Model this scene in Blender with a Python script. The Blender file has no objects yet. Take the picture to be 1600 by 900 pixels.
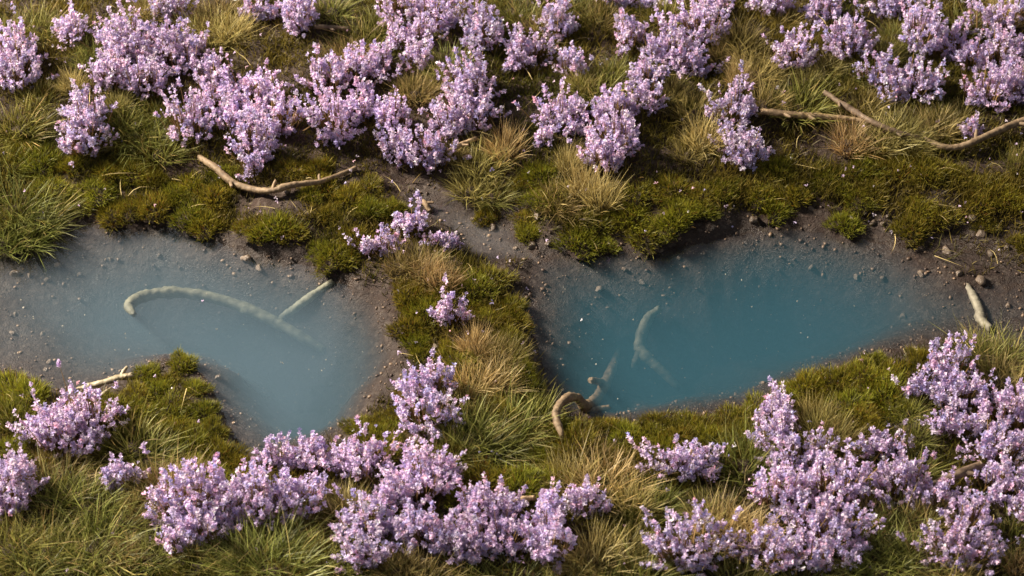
import bpy, math, random
import numpy as np
from mathutils import Vector

# ----------------------------------------------------------------- scale
# The place is a small modelled moor on a board. One "unit" (u) is 100 photo
# pixels in the middle of the picture; S turns units into metres.
S = 0.018
rng = np.random.default_rng(7)
random.seed(7)
scene = bpy.context.scene
col = scene.collection

# ----------------------------------------------------------------- camera
PITCH = math.radians(45.0)
HF = math.radians(25.0)
DIST = 8.0 / math.tan(HF / 2)
cam_d = bpy.data.cameras.new('camera')
cam = bpy.data.objects.new('camera', cam_d)
col.objects.link(cam)
CAM = np.array([0.0, -DIST * math.cos(PITCH), DIST * math.sin(PITCH)])
cam.location = Vector(CAM * S)
cam.rotation_euler = (math.pi / 2 - PITCH, 0, 0)
cam_d.sensor_width = 36.0
cam_d.lens = 18.0 / math.tan(HF / 2)
cam_d.clip_start = 0.01
cam_d.clip_end = 50.0
cam_d.dof.use_dof = True
cam_d.dof.focus_distance = (DIST - 0.2) * S
cam_d.dof.aperture_fstop = 38.0
scene.camera = cam

# ----------------------------------------------------------------- light
world = bpy.data.worlds.new('World')
scene.world = world
world.use_nodes = True
bg = world.node_tree.nodes['Background']
bg.inputs[0].default_value = (0.86, 0.90, 1.0, 1)
bg.inputs[1].default_value = 0.22

kd = bpy.data.lights.new('key_lamp', 'AREA')
kd.shape = 'DISK'
kd.size = 0.18
kd.energy = 56.0
kd.color = (1.0, 0.875, 0.72)
key = bpy.data.objects.new('key_lamp', kd)
col.objects.link(key)
kpos = Vector((-52.0, 22.0, 38.0)) * S
key.location = kpos
key.rotation_euler = (Vector((-0.5, 0.5, 0)) * S - kpos).to_track_quat('-Z', 'Y').to_euler()

# large dim cool reflector up behind the board: the grey sheen on wet mud and on the left pool
rd = bpy.data.lights.new('back_reflector', 'AREA')
rd.shape = 'DISK'
rd.size = 17 * S
rd.energy = 0.15
rd.color = (0.86, 0.93, 1.0)
refl = bpy.data.objects.new('back_reflector', rd)
col.objects.link(refl)
rpos = Vector((-15.0, 40.0, 40.0)) * S
refl.location = rpos
refl.rotation_euler = (Vector((-3, 0, 0)) * S - rpos).to_track_quat('-Z', 'Y').to_euler()

scene.view_settings.view_transform = 'Standard'
scene.view_settings.look = 'None'
scene.view_settings.exposure = 0.18
scene.view_settings.gamma = 1.0
scene.view_settings.use_curve_mapping = False
scene.render.engine = 'CYCLES'
cy = scene.cycles
cy.use_denoising = True
cy.max_bounces = 8
cy.diffuse_bounces = 3
cy.glossy_bounces = 3
cy.transmission_bounces = 4
cy.volume_bounces = 2
cy.transparent_max_bounces = 12
cy.caustics_reflective = False
cy.caustics_refractive = False

# ----------------------------------------------------------------- helpers
TH = math.tan(HF / 2)
CP, SP = math.cos(PITCH), math.sin(PITCH)


def P(px, py, z=0.0):
    """photo pixel -> point (units) on the level z"""
    u = (px - 800) / 800 * TH
    v = (450 - py) / 800 * TH
    d = np.array([u, CP + v * SP, -SP + v * CP])
    t = (z - CAM[2]) / d[2]
    return CAM + d * t


def to_px(p):
    q = np.asarray(p, float) - CAM
    f = q[..., 1] * CP - q[..., 2] * SP
    u = q[..., 0] / f
    v = (q[..., 1] * SP + q[..., 2] * CP) / f
    return 800 + u / TH * 800, 450 - v / TH * 800


def smooth(a, b, x):
    t = np.clip((x - a) / (b - a), 0, 1)
    return t * t * (3 - 2 * t)


def vnoise(x, y, sc, seed):
    r = np.random.default_rng(seed)
    n = 97
    g = r.random((n, n))
    fx, fy = np.asarray(x) * sc + 31.7, np.asarray(y) * sc + 17.3
    ix, iy = np.floor(fx).astype(int), np.floor(fy).astype(int)
    tx, ty = fx - ix, fy - iy
    tx, ty = tx * tx * (3 - 2 * tx), ty * ty * (3 - 2 * ty)
    g00 = g[ix % n, iy % n]; g10 = g[(ix + 1) % n, iy % n]
    g01 = g[ix % n, (iy + 1) % n]; g11 = g[(ix + 1) % n, (iy + 1) % n]
    return (g00 * (1 - tx) + g10 * tx) * (1 - ty) + (g01 * (1 - tx) + g11 * tx) * ty


def fbm(x, y, sc, seed, o=4):
    s, a, t = 0, 1.0, 0
    for k in range(o):
        s = s + a * vnoise(x, y, sc * 2 ** k, seed + k)
        t += a
        a *= 0.5
    return s / t - 0.5


def lin(c):
    c = np.asarray(c, float) / 255
    return np.where(c <= 0.04045, c / 12.92, ((c + 0.055) / 1.055) ** 2.4)


def make_mesh(name, V, F, C=None, smooth_f=False):
    """V (n,3) in units, F (m,3|4) ints, C (n,3) linear colours"""
    V = np.ascontiguousarray(np.asarray(V, np.float32) * S)
    F = np.asarray(F, np.int32)
    k = F.shape[1]
    me = bpy.data.meshes.new(name)
    me.vertices.add(len(V))
    me.vertices.foreach_set('co', V.ravel())
    me.loops.add(F.size)
    me.loops.foreach_set('vertex_index', F.ravel())
    me.polygons.add(len(F))
    me.polygons.foreach_set('loop_start', np.arange(0, F.size, k, dtype=np.int32))
    if smooth_f:
        me.polygons.foreach_set('use_smooth', np.ones(len(F), bool))
    if C is not None:
        a = me.color_attributes.new('Col', 'FLOAT_COLOR', 'POINT')
        c4 = np.ones((len(V), 4), np.float32)
        c4[:, :3] = C
        a.data.foreach_set('color', c4.ravel())
    me.update(calc_edges=True)
    me.validate()
    return me


def add(name, me, mat=None, parent=None, loc=None, rz=0.0, scale=None):
    o = bpy.data.objects.new(name, me)
    col.objects.link(o)
    if me is not None and mat is not None and not me.materials:
        me.materials.append(mat)
    if parent is not None:
        o.parent = parent
    if loc is not None:
        o.location = Vector([float(c) * S for c in loc])
    if rz:
        o.rotation_euler = (0, 0, rz)
    if scale is not None:
        o.scale = scale
    return o


def tag(o, label=None, cat=None, group=None, kind=None):
    if label: o['label'] = label
    if cat: o['category'] = cat
    if group: o['group'] = group
    if kind: o['kind'] = kind
    return o


class Soup:
    def __init__(s): s.V, s.F, s.C, s.n = [], [], [], 0
    def add(s, V, F, C):
        s.V.append(V); s.F.append(F + s.n); s.C.append(C); s.n += len(V)
    def mesh(s, name, smooth_f=False):
        return make_mesh(name, np.concatenate(s.V), np.concatenate(s.F), np.concatenate(s.C), smooth_f)


def blades(base, dirn, L, W, bend, c0, c1, seg=3):
    """ribbon blades: base (n,3), dirn (n,3) unit, L (n), W (n), bend (n,3), colours root/tip (n,3)"""
    n = len(base)
    side = np.cross(dirn, rng.normal(size=(n, 3)))
    side /= np.linalg.norm(side, axis=1, keepdims=True) + 1e-9
    V, C = [], []
    for k in range(seg + 1):
        t = k / seg
        p = base + dirn * (L * t)[:, None] + bend * (L * t * t)[:, None]
        w = W * (1 - t ** 1.6) * 0.5
        c = c0 * (1 - t) + c1 * t
        if k < seg:
            V += [p - side * w[:, None], p + side * w[:, None]]
            C += [c, c]
        else:
            V += [p]; C += [c]
    m = 2 * seg + 1
    V = np.stack(V, 1).reshape(-1, 3)
    C = np.stack(C, 1).reshape(-1, 3)
    f = []
    for k in range(seg - 1):
        a = 2 * k
        f += [[a, a + 1, a + 3], [a, a + 3, a + 2]]
    a = 2 * (seg - 1)
    f += [[a, a + 1, a + 2]]
    F = (np.arange(n)[:, None, None] * m + np.array(f)[None]).reshape(-1, 3)
    return V, F, C


def unit(v):
    return v / (np.linalg.norm(v, axis=-1, keepdims=True) + 1e-9)


def florets(cen, size, colr, axis=None, k=4):
    """small open flowers: k folded petals each"""
    n = len(cen)
    ax = unit(rng.normal(size=(n, 3)) + (0 if axis is None else axis * 1.1))
    t1 = unit(np.cross(ax, rng.normal(size=(n, 3))))
    t2 = np.cross(ax, t1)
    V = [cen - ax * (size * 0.45)[:, None]]
    C = [colr * 0.8]
    f = []
    for j in range(k):
        a = 2 * math.pi * j / k + rng.normal(0, 0.25, n)
        d = t1 * np.cos(a)[:, None] + t2 * np.sin(a)[:, None]
        e = -t1 * np.sin(a)[:, None] + t2 * np.cos(a)[:, None]
        r = size * rng.uniform(0.45, 0.85, n)
        lift = rng.uniform(-0.1, 0.55, n) * size
        mid = cen + d * (r * 0.55)[:, None] + ax * (lift * 0.6)[:, None]
        V += [mid + e * (r * 0.36)[:, None], cen + d * r[:, None] + ax * lift[:, None], mid - e * (r * 0.36)[:, None]]
        C += [colr, np.minimum(colr * 1.08, 0.95), colr]
        b = 1 + 3 * j
        f += [[0, b, b + 1], [0, b + 1, b + 2]]
    m = 1 + 3 * k
    V = np.stack(V, 1).reshape(-1, 3)
    C = np.stack(C, 1).reshape(-1, 3)
    F = (np.arange(n)[:, None, None] * m + np.array(f)[None]).reshape(-1, 3)
    return V, F, C


# ----------------------------------------------------------------- materials
def mat_new(name):
    m = bpy.data.materials.new(name)
    m.use_nodes = True
    nt = m.node_tree
    nt.nodes.clear()
    out = nt.nodes.new('ShaderNodeOutputMaterial')
    return m, nt, out


def N(nt, typ, **kw):
    n = nt.nodes.new(typ)
    for k, v in kw.items():
        if k.startswith('i_'):
            n.inputs[k[2:].replace('_', ' ')].default_value = v
        else:
            setattr(n, k, v)
    return n


def leaf_material(name, rough=0.5, trans=0.35, vary=0.25, spec=0.3, hue=0.0):
    """petals and blades: the mesh's own colours, slightly different on each plant"""
    m, nt, out = mat_new(name)
    L = nt.links
    at = N(nt, 'ShaderNodeAttribute', attribute_name='Col')
    oi = N(nt, 'ShaderNodeObjectInfo')
    mr = N(nt, 'ShaderNodeMapRange')
    mr.inputs['To Min'].default_value = 1 - vary
    mr.inputs['To Max'].default_value = 1 + vary
    L.new(oi.outputs['Random'], mr.inputs['Value'])
    hs = N(nt, 'ShaderNodeHueSaturation')
    L.new(mr.outputs[0], hs.inputs['Value'])
    wn = N(nt, 'ShaderNodeTexWhiteNoise', noise_dimensions='1D')
    L.new(oi.outputs['Random'], wn.inputs['W'])
    mh = N(nt, 'ShaderNodeMapRange')
    mh.inputs['To Min'].default_value = 0.5 - hue
    mh.inputs['To Max'].default_value = 0.5 + hue
    L.new(wn.outputs['Value'], mh.inputs['Value'])
    L.new(mh.outputs[0], hs.inputs['Hue'])
    L.new(at.outputs['Color'], hs.inputs['Color'])
    p = N(nt, 'ShaderNodeBsdfPrincipled')
    p.inputs['Roughness'].default_value = rough
    p.inputs['Specular IOR Level'].default_value = spec
    L.new(hs.outputs[0], p.inputs['Base Color'])
    tr = N(nt, 'ShaderNodeBsdfTranslucent')
    L.new(hs.outputs[0], tr.inputs['Color'])
    mx = N(nt, 'ShaderNodeMixShader')
    mx.inputs[0].default_value = trans
    L.new(p.outputs[0], mx.inputs[1])
    L.new(tr.outputs[0], mx.inputs[2])
    L.new(mx.outputs[0], out.inputs['Surface'])
    return m


M_BLADE = leaf_material('grass_fibre', 0.5, 0.32, 0.22, 0.3, 0.022)
M_PETAL = leaf_material('heather_petal', 0.6, 0.36, 0.07, 0.25, 0.012)
M_STEM = leaf_material('dry_stem', 0.7, 0.1, 0.1, 0.2)


def ground_material():
    m, nt, out = mat_new('wet_peat')
    L = nt.links
    tc = N(nt, 'ShaderNodeTexCoord')
    def noise(sc, det=6, rough=0.6):
        n = N(nt, 'ShaderNodeTexNoise')
        n.inputs['Scale'].default_value = sc / S
        n.inputs['Detail'].default_value = det
        n.inputs['Roughness'].default_value = rough
        L.new(tc.outputs['Object'], n.inputs['Vector'])
        return n
    n1, n2, n3 = noise(0.9), noise(9, 8, 0.7), noise(34, 4)
    r1 = N(nt, 'ShaderNodeValToRGB')
    e = r1.color_ramp.elements
    e[0].position, e[0].color = 0.34, (0.018, 0.0095, 0.0055, 1)
    e[1].position, e[1].color = 0.68, (0.062, 0.035, 0.021, 1)
    L.new(n2.outputs['Fac'], r1.inputs['Fac'])
    r2 = N(nt, 'ShaderNodeValToRGB')
    e = r2.color_ramp.elements
    e[0].position, e[0].color = 0.40, (0.038, 0.014, 0.006, 1)
    e[1].position, e[1].color = 0.62, (0.078, 0.052, 0.039, 1)
    L.new(n1.outputs['Fac'], r2.inputs['Fac'])
    mx = N(nt, 'ShaderNodeMix', data_type='RGBA')
    mx.inputs[0].default_value = 0.5
    L.new(r1.outputs[0], mx.inputs[6]); L.new(r2.outputs[0], mx.inputs[7])
    # pale grit speckle
    vo = N(nt, 'ShaderNodeTexVoronoi')
    vo.inputs['Scale'].default_value = 17 / S
    L.new(tc.outputs['Object'], vo.inputs['Vector'])
    sep = N(nt, 'ShaderNodeSeparateColor')
    L.new(vo.outputs['Color'], sep.inputs[0])
    rg = N(nt, 'ShaderNodeValToRGB')
    rg.color_ramp.elements[0].position = 0.80
    rg.color_ramp.elements[1].position = 0.86
    L.new(sep.outputs[0], rg.inputs['Fac'])
    mx2 = N(nt, 'ShaderNodeMix', data_type='RGBA')
    mlt = N(nt, 'ShaderNodeMath', operation='MULTIPLY')
    mlt.inputs[1].default_value = 0.4
    L.new(rg.outputs[0], mlt.inputs[0])
    L.new(mlt.outputs[0], mx2.inputs[0])
    L.new(mx.outputs[2], mx2.inputs[6])
    mx2.inputs[7].default_value = (0.15, 0.115, 0.088, 1)
    p = N(nt, 'ShaderNodeBsdfPrincipled')
    dk = N(nt, 'ShaderNodeHueSaturation')
    dv = N(nt, 'ShaderNodeMapRange')
    dv.inputs['To Min'].default_value = 0.85
    dv.inputs['To Max'].default_value = 0.62
    L.new(dv.outputs[0], dk.inputs['Value'])
    L.new(mx2.outputs[2], dk.inputs['Color'])
    L.new(dk.outputs[0], p.inputs['Base Color'])
    # soaked by the water: glossier towards the shores
    wa = N(nt, 'ShaderNodeAttribute', attribute_name='Col')
    ws = N(nt, 'ShaderNodeSeparateColor')
    L.new(wa.outputs['Color'], ws.inputs[0])
    L.new(ws.outputs[0], dv.inputs['Value'])
    wn = N(nt, 'ShaderNodeMath', operation='MULTIPLY')
    L.new(ws.outputs[0], wn.inputs[0])
    wr = N(nt, 'ShaderNodeMapRange')
    wr.inputs['From Min'].default_value = 0.38
    wr.inputs['From Max'].default_value = 0.60
    L.new(n1.outputs['Fac'], wr.inputs['Value'])
    L.new(wr.outputs[0], wn.inputs[1])
    rr = N(nt, 'ShaderNodeMapRange')
    rr.inputs['To Min'].default_value = 0.8
    rr.inputs['To Max'].default_value = 0.26
    p.inputs['Specular IOR Level'].default_value = 0.38
    L.new(wn.outputs[0], rr.inputs['Value'])
    L.new(rr.outputs[0], p.inputs['Roughness'])
    b1 = N(nt, 'ShaderNodeBump')
    b1.inputs['Strength'].default_value = 1.0
    b1.inputs['Distance'].default_value = 0.03 * S
    L.new(n3.outputs['Fac'], b1.inputs['Height'])
    b2 = N(nt, 'ShaderNodeBump')
    b2.inputs['Strength'].default_value = 1.0
    b2.inputs['Distance'].default_value = 0.06 * S
    L.new(n2.outputs['Fac'], b2.inputs['Height'])
    L.new(b1.outputs[0], b2.inputs['Normal'])
    L.new(b2.outputs[0], p.inputs['Normal'])
    L.new(p.outputs[0], out.inputs['Surface'])
    return m


def water_material(name, scat, dens, absorb, adens):
    m, nt, out = mat_new(name)
    L = nt.links
    fr = N(nt, 'ShaderNodeFresnel')
    ge = N(nt, 'ShaderNodeNewGeometry')      # same Fresnel for light going in and coming out
    io = N(nt, 'ShaderNodeMapRange')
    io.inputs['To Min'].default_value = 1.5
    io.inputs['To Max'].default_value = 1 / 1.5
    L.new(ge.outputs['Backfacing'], io.inputs['Value'])
    L.new(io.outputs[0], fr.inputs['IOR'])
    tc = N(nt, 'ShaderNodeTexCoord')
    nz = N(nt, 'ShaderNodeTexNoise')
    nz.inputs['Scale'].default_value = 1.6 / S
    L.new(tc.outputs['Object'], nz.inputs['Vector'])
    bp = N(nt, 'ShaderNodeBump')
    bp.inputs['Strength'].default_value = 0.15
    bp.inputs['Distance'].default_value = 0.02 * S
    L.new(nz.outputs['Fac'], bp.inputs['Height'])
    gl = N(nt, 'ShaderNodeBsdfGlossy')
    gl.inputs['Roughness'].default_value = 0.06
    L.new(bp.outputs[0], gl.inputs['Normal'])
    tr = N(nt, 'ShaderNodeBsdfTransparent')
    mx = N(nt, 'ShaderNodeMixShader')
    L.new(fr.outputs[0], mx.inputs[0])
    L.new(tr.outputs[0], mx.inputs[1]); L.new(gl.outputs[0], mx.inputs[2])
    L.new(mx.outputs[0], out.inputs['Surface'])
    vs = N(nt, 'ShaderNodeVolumeScatter')
    vs.inputs['Color'].default_value = (*scat, 1)
    vs.inputs['Density'].default_value = dens / S
    va = N(nt, 'ShaderNodeVolumeAbsorption')
    va.inputs['Color'].default_value = (*absorb, 1)
    va.inputs['Density'].default_value = adens / S
    ad = N(nt, 'ShaderNodeAddShader')
    L.new(vs.outputs[0], ad.inputs[0]); L.new(va.outputs[0], ad.inputs[1])
    L.new(ad.outputs[0], out.inputs['Volume'])
    return m


def simple(name, c1, c2, sc, rough=0.7, bump=0.4, stretch=None):
    m, nt, out = mat_new(name)
    L = nt.links
    tc = N(nt, 'ShaderNodeTexCoord')
    mp = N(nt, 'ShaderNodeMapping')
    if stretch: mp.inputs['Scale'].default_value = stretch
    L.new(tc.outputs['Object'], mp.inputs['Vector'])
    nz = N(nt, 'ShaderNodeTexNoise')
    nz.inputs['Scale'].default_value = sc / S
    nz.inputs['Detail'].default_value = 7
    L.new(mp.outputs[0], nz.inputs['Vector'])
    r = N(nt, 'ShaderNodeValToRGB')
    e = r.color_ramp.elements
    e[0].position, e[0].color = 0.33, (*c1, 1)
    e[1].position, e[1].color = 0.66, (*c2, 1)
    L.new(nz.outputs['Fac'], r.inputs['Fac'])
    oi = N(nt, 'ShaderNodeObjectInfo')
    mr = N(nt, 'ShaderNodeMapRange')
    mr.inputs['To Min'].default_value = 0.7
    mr.inputs['To Max'].default_value = 1.3
    L.new(oi.outputs['Random'], mr.inputs['Value'])
    hs = N(nt, 'ShaderNodeHueSaturation')
    L.new(mr.outputs[0], hs.inputs['Value'])
    L.new(r.outputs[0], hs.inputs['Color'])
    p = N(nt, 'ShaderNodeBsdfPrincipled')
    p.inputs['Roughness'].default_value = rough
    L.new(hs.outputs[0], p.inputs['Base Color'])
    b = N(nt, 'ShaderNodeBump')
    b.inputs['Strength'].default_value = bump
    b.inputs['Distance'].default_value = 0.02 * S
    L.new(nz.outputs['Fac'], b.inputs['Height'])
    L.new(b.outputs[0], p.inputs['Normal'])
    L.new(p.outputs[0], out.inputs['Surface'])
    return m


M_GROUND = ground_material()
M_BARK = simple('twig_bark', (0.12, 0.076, 0.038), (0.30, 0.21, 0.12), 11, 0.7, 1.0)
M_PALE = simple('bleached_wood', (0.26, 0.20, 0.11), (0.52, 0.45, 0.30), 9, 0.5, 0.8)
M_DROWN = simple('drowned_wood', (0.085, 0.085, 0.058), (0.20, 0.19, 0.125), 9, 0.7, 0.8)
M_SOAK = simple('soaked_wood', (0.085, 0.075, 0.055), (0.18, 0.165, 0.12), 9, 0.7, 0.8)
M_DARKBARK = simple('dark_bark', (0.07, 0.042, 0.024), (0.19, 0.13, 0.08), 11, 0.65, 1.0)
M_PEBBLE = simple('pebble_stone', (0.06, 0.042, 0.03), (0.20, 0.15, 0.105), 12, 0.3, 0.6)
M_BACK = simple('white_card', (0.80, 0.79, 0.77), (0.84, 0.83, 0.81), 0.5, 0.9, 0.0)
M_BOARD = simple('board_edge', (0.06, 0.05, 0.045), (0.09, 0.08, 0.07), 2, 0.8, 0.2)
M_W1 = water_material('milky_resin', (0.45, 0.70, 0.85), 0.40, (0.18, 0.36, 0.48), 0.78)
M_W2 = water_material('teal_resin', (0.24, 0.71, 0.94), 0.34, (0.12, 0.27, 0.38), 0.84)
M_W3 = water_material('thin_resin', (0.8, 0.85, 0.92), 1.2, (0.6, 0.6, 0.6), 0.3)

# ----------------------------------------------------------------- the ground and pools
LEFT = [(-60, 402), (0, 398), (40, 386), (78, 368), (112, 346), (160, 351), (230, 354), (285, 354), (310, 372), (350, 384),
        (410, 396), (470, 415), (520, 432), (560, 456), (590, 486), (603, 522), (607, 560), (598, 600), (572, 640), (540, 664),
        (508, 690), (465, 706), (420, 722), (393, 722), (374, 700), (356, 664), (345, 632), (330, 602), (312, 574), (278, 560),
        (236, 572), (206, 590), (165, 606), (120, 614), (80, 612), (52, 594), (20, 578), (-60, 570)]
RIGHT = [(826, 404), (900, 390), (960, 386), (1020, 391), (1080, 377), (1140, 362), (1200, 350), (1270, 354), (1330, 368),
         (1396, 386), (1440, 408), (1472, 432), (1510, 448), (1560, 444), (1600, 440), (1660, 445), (1660, 545), (1600, 540),
         (1560, 531), (1500, 528), (1440, 540), (1380, 552), (1310, 572), (1250, 594), (1190, 622), (1120, 642), (1040, 652),
         (960, 657), (912, 650), (872, 626), (846, 592), (832, 545), (823, 492), (819, 440)]
SEEP = [(655, 312), (690, 318), (740, 330), (785, 345), (805, 372), (832, 396), (842, 408), (800, 404), (762, 402), (724, 388),
        (715, 362), (680, 345), (655, 335)]


def gpoly(pts): return np.array([P(x, y)[:2] for x, y in pts])


PL, PR, PS = gpoly(LEFT), gpoly(RIGHT), gpoly(SEEP)


def resample(poly, step=0.12, k=2):
    for _ in range(k):      # Chaikin rounding
        a, b = poly, np.roll(poly, -1, 0)
        poly = np.stack([a * 0.75 + b * 0.25, a * 0.25 + b * 0.75], 1).reshape(-1, 2)
    return poly


PL, PR, PS = resample(PL), resample(PR), resample(PS)


def sdist(x, y, poly):
    """signed distance, positive inside"""
    shp = x.shape
    x, y = x.ravel(), y.ravel()
    best = np.full(x.shape, 1e9)
    ins = np.zeros(x.shape, bool)
    n = len(poly)
    for i in range(n):
        ax_, ay = poly[i]; bx, by = poly[(i + 1) % n]
        dx, dy = bx - ax_, by - ay
        t = np.clip(((x - ax_) * dx + (y - ay) * dy) / (dx * dx + dy * dy + 1e-12), 0, 1)
        best = np.minimum(best, (x - ax_ - t * dx) ** 2 + (y - ay - t * dy) ** 2)
        c = (ay > y) != (by > y)
        with np.errstate(divide='ignore', invalid='ignore'):
            xi = ax_ + (y - ay) * dx / (dy if abs(dy) > 1e-12 else 1e-12)
        ins ^= c & (x < xi)
    return (np.sqrt(best) * np.where(ins, 1, -1)).reshape(shp)


Y0, Y1 = P(800, 985)[1], P(800, 26)[1]
X0, X1 = -10.6, 10.6
STEP = 0.045
gx = np.arange(X0, X1 + STEP, STEP)
gy = np.linspace(Y0, Y1, int((Y1 - Y0) / STEP) + 1)
DY = gy[1] - gy[0]
GX, GY = np.meshgrid(gx, gy, indexing='ij')
wob = fbm(GX, GY, 1.6, 91, 4) * 0.34
dL, dR, dS = sdist(GX, GY, PL) + wob, sdist(GX, GY, PR) + wob, sdist(GX, GY, PS) + wob * 0.8
GPX, GPY = to_px(np.stack([GX, GY, GX * 0], -1))


def bump_px(px, py, s): return np.exp(-((GPX - px) ** 2 + ((GPY - py) * 1.4) ** 2) / (2 * s * s))


deepL = 0.25 + 1.35 * bump_px(500, 580, 100) + 1.1 * bump_px(395, 480, 115) + 0.48 * bump_px(230, 475, 95)
deepR = 0.09 + 0.45 * bump_px(1390, 465, 85) + 2.0 * np.maximum.reduce([bump_px(1060, 540, 130), bump_px(1230, 490, 125), bump_px(950, 590, 80), bump_px(1150, 540, 120)])
prof = lambda d, w: 1 - np.exp(-(np.clip(d, 0, 9) / w) ** 1.25)
depth = np.maximum.reduce([prof(dL, 1.10) * deepL, prof(dR, 1.75) * deepR, prof(dS, 0.3) * 0.06])
dIn = np.maximum.reduce([dL, dR, dS])          # >0 in water
out_d = np.clip(-dIn, 0, 9)
spit = np.exp(-(((GPX - 290) / 90) ** 2 + ((GPY - 630) / 85) ** 2))
lip = smooth(-.02, .14, fbm(GX, GY, .7, 44, 3)) * 0.08 * (1 - spit)
land = 0.02 + lip * smooth(0.0, 0.10, out_d) + 0.30 * (1 - np.exp(-out_d / 0.75)) + 0.10 * smooth(0.8, 3, out_d)
rough = fbm(GX, GY, 2.2, 5, 5)
# the muddy flat at the right stays low
mudR = np.exp(-(((GPX - 1530) / 150) ** 2 + ((GPY - 385) / 62) ** 2))
land = land * (1 - 0.8 * mudR) * (1 - .5 * spit)
HG = np.where(dIn > 0, -depth + rough * 0.05 * np.clip(dIn * 3, 0, 1), land + rough * 0.22 * np.clip(out_d * 2, 0.08, 1) * (1 - 0.6 * mudR))
HG += fbm(GX, GY, 9, 33, 3) * 0.035


def H(x, y):
    x, y = np.asarray(x, float), np.asarray(y, float)
    fx = np.clip((x - X0) / STEP, 0, len(gx) - 1.001); fy = np.clip((y - Y0) / DY, 0, len(gy) - 1.001)
    i, j = fx.astype(int), fy.astype(int)
    a, b = fx - i, fy - j
    return (HG[i, j] * (1 - a) + HG[i + 1, j] * a) * (1 - b) + (HG[i, j + 1] * (1 - a) + HG[i + 1, j + 1] * a) * b


def field(A, x, y):
    i = np.clip(((np.asarray(x) - X0) / STEP).astype(int), 0, len(gx) - 1)
    j = np.clip(((np.asarray(y) - Y0) / DY).astype(int), 0, len(gy) - 1)
    return A[i, j]


def G(px, py):
    """pixel -> point on the terrain"""
    z = 0.2
    for _ in range(5):
        p = P(px, py, z)
        z = float(H(p[0], p[1]))
    p[2] = z
    return p


nx, ny = len(gx), len(gy)
idx = np.arange(nx * ny).reshape(nx, ny)
Q = np.stack([idx[:-1, :-1], idx[1:, :-1], idx[1:, 1:], idx[:-1, 1:]], -1).reshape(-1, 4)
wet = np.clip(smooth(-0.55, -0.02, dIn + fbm(GX, GY, 3, 15, 3) * .5) + mudR, 0, 1)
gme = make_mesh('ground', np.stack([GX, GY, HG], -1).reshape(-1, 3), Q, np.repeat(wet.reshape(-1, 1), 3, 1), True)
tag(add('ground', gme, M_GROUND), kind='structure')

# the board's rim and the white table card behind it
BOT = -2.2


def box_mesh(name, x0, x1, y0, y1, z0, z1):
    V = [(x, y, z) for x in (x0, x1) for y in (y0, y1) for z in (z0, z1)]
    F = [(0, 1, 3, 2), (4, 6, 7, 5), (0, 4, 5, 1), (2, 3, 7, 6), (0, 2, 6, 4), (1, 5, 7, 3)]
    return make_mesh(name, np.array(V, float), np.array(F))


loop = [(i, 0) for i in range(nx)] + [(nx - 1, j) for j in range(1, ny)] + [(i, ny - 1) for i in range(nx - 2, -1, -1)] + [(0, j) for j in range(ny - 2, 0, -1)]
rim = np.array([(gx[i] + (.004 if i == nx - 1 else -.004 if i == 0 else 0), gy[j] + (.004 if j == ny - 1 else -.004 if j == 0 else 0), z) for i, j in loop for z in (HG[i, j], BOT)])
nl = len(loop)
RF = np.array([(2 * k, 2 * k + 1, (2 * k + 3) % (2 * nl), (2 * k + 2) % (2 * nl)) for k in range(nl)])
tag(add('board_rim', make_mesh('board_rim', rim, RF), M_BOARD), kind='structure')
tag(add('table', box_mesh('table', -60, 60, -40, 60, BOT - 0.5, BOT - 0.01), M_BACK), kind='structure')


def water(name, poly, m, level, grow, bottom):
    c = poly.mean(0)
    n = len(poly)
    nrm = np.roll(poly, -1, 0) - np.roll(poly, 1, 0)
    nrm = unit(np.stack([nrm[:, 1], -nrm[:, 0]], 1))
    area = 0.5 * np.sum(poly[:, 0] * np.roll(poly[:, 1], -1) - np.roll(poly[:, 0], -1) * poly[:, 1])
    if area < 0: nrm = -nrm
    o = poly + nrm * grow
    me = bpy.data.meshes.new(name)
    vs = [(x * S, y * S, level * S) for x, y in o] + [(x * S, y * S, bottom * S) for x, y in o]
    fs = [tuple(range(n)) if area > 0 else tuple(range(n))[::-1]]
    fs.append(tuple(range(n, 2 * n))[::-1] if area > 0 else tuple(range(n, 2 * n)))
    for k in range(n):
        q = (k, n + k, n + (k + 1) % n, (k + 1) % n)
        fs.append(q if area > 0 else q[::-1])
    me.from_pydata(vs, [], fs)
    me.update()
    o = add(name, me, m)
    tag(o, kind='structure')
    return o


water('pool_water', PL, M_W1, 0.0, 0.16, -2.1)
water('pool_water', PR, M_W2, -0.004, 0.13, -2.1)
water('seep_water', PS, M_W3, 0.006, 0.05, -0.4)

# ----------------------------------------------------------------- words for labels
ORD = ['first from left', 'second from left', 'third from left', 'fourth from left', 'fifth from left', 'sixth from left', 'seventh from left',
       'eighth from left', 'ninth from left', 'tenth from left', 'eleventh from left', 'twelfth from left', 'thirteenth from left',
       'fourteenth from left', 'fifteenth from left', 'sixteenth from left', 'seventeenth from left', 'eighteenth from left',
       'nineteenth from left', 'twentieth from left', 'twenty-first from left', 'twenty-second from left']


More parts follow.
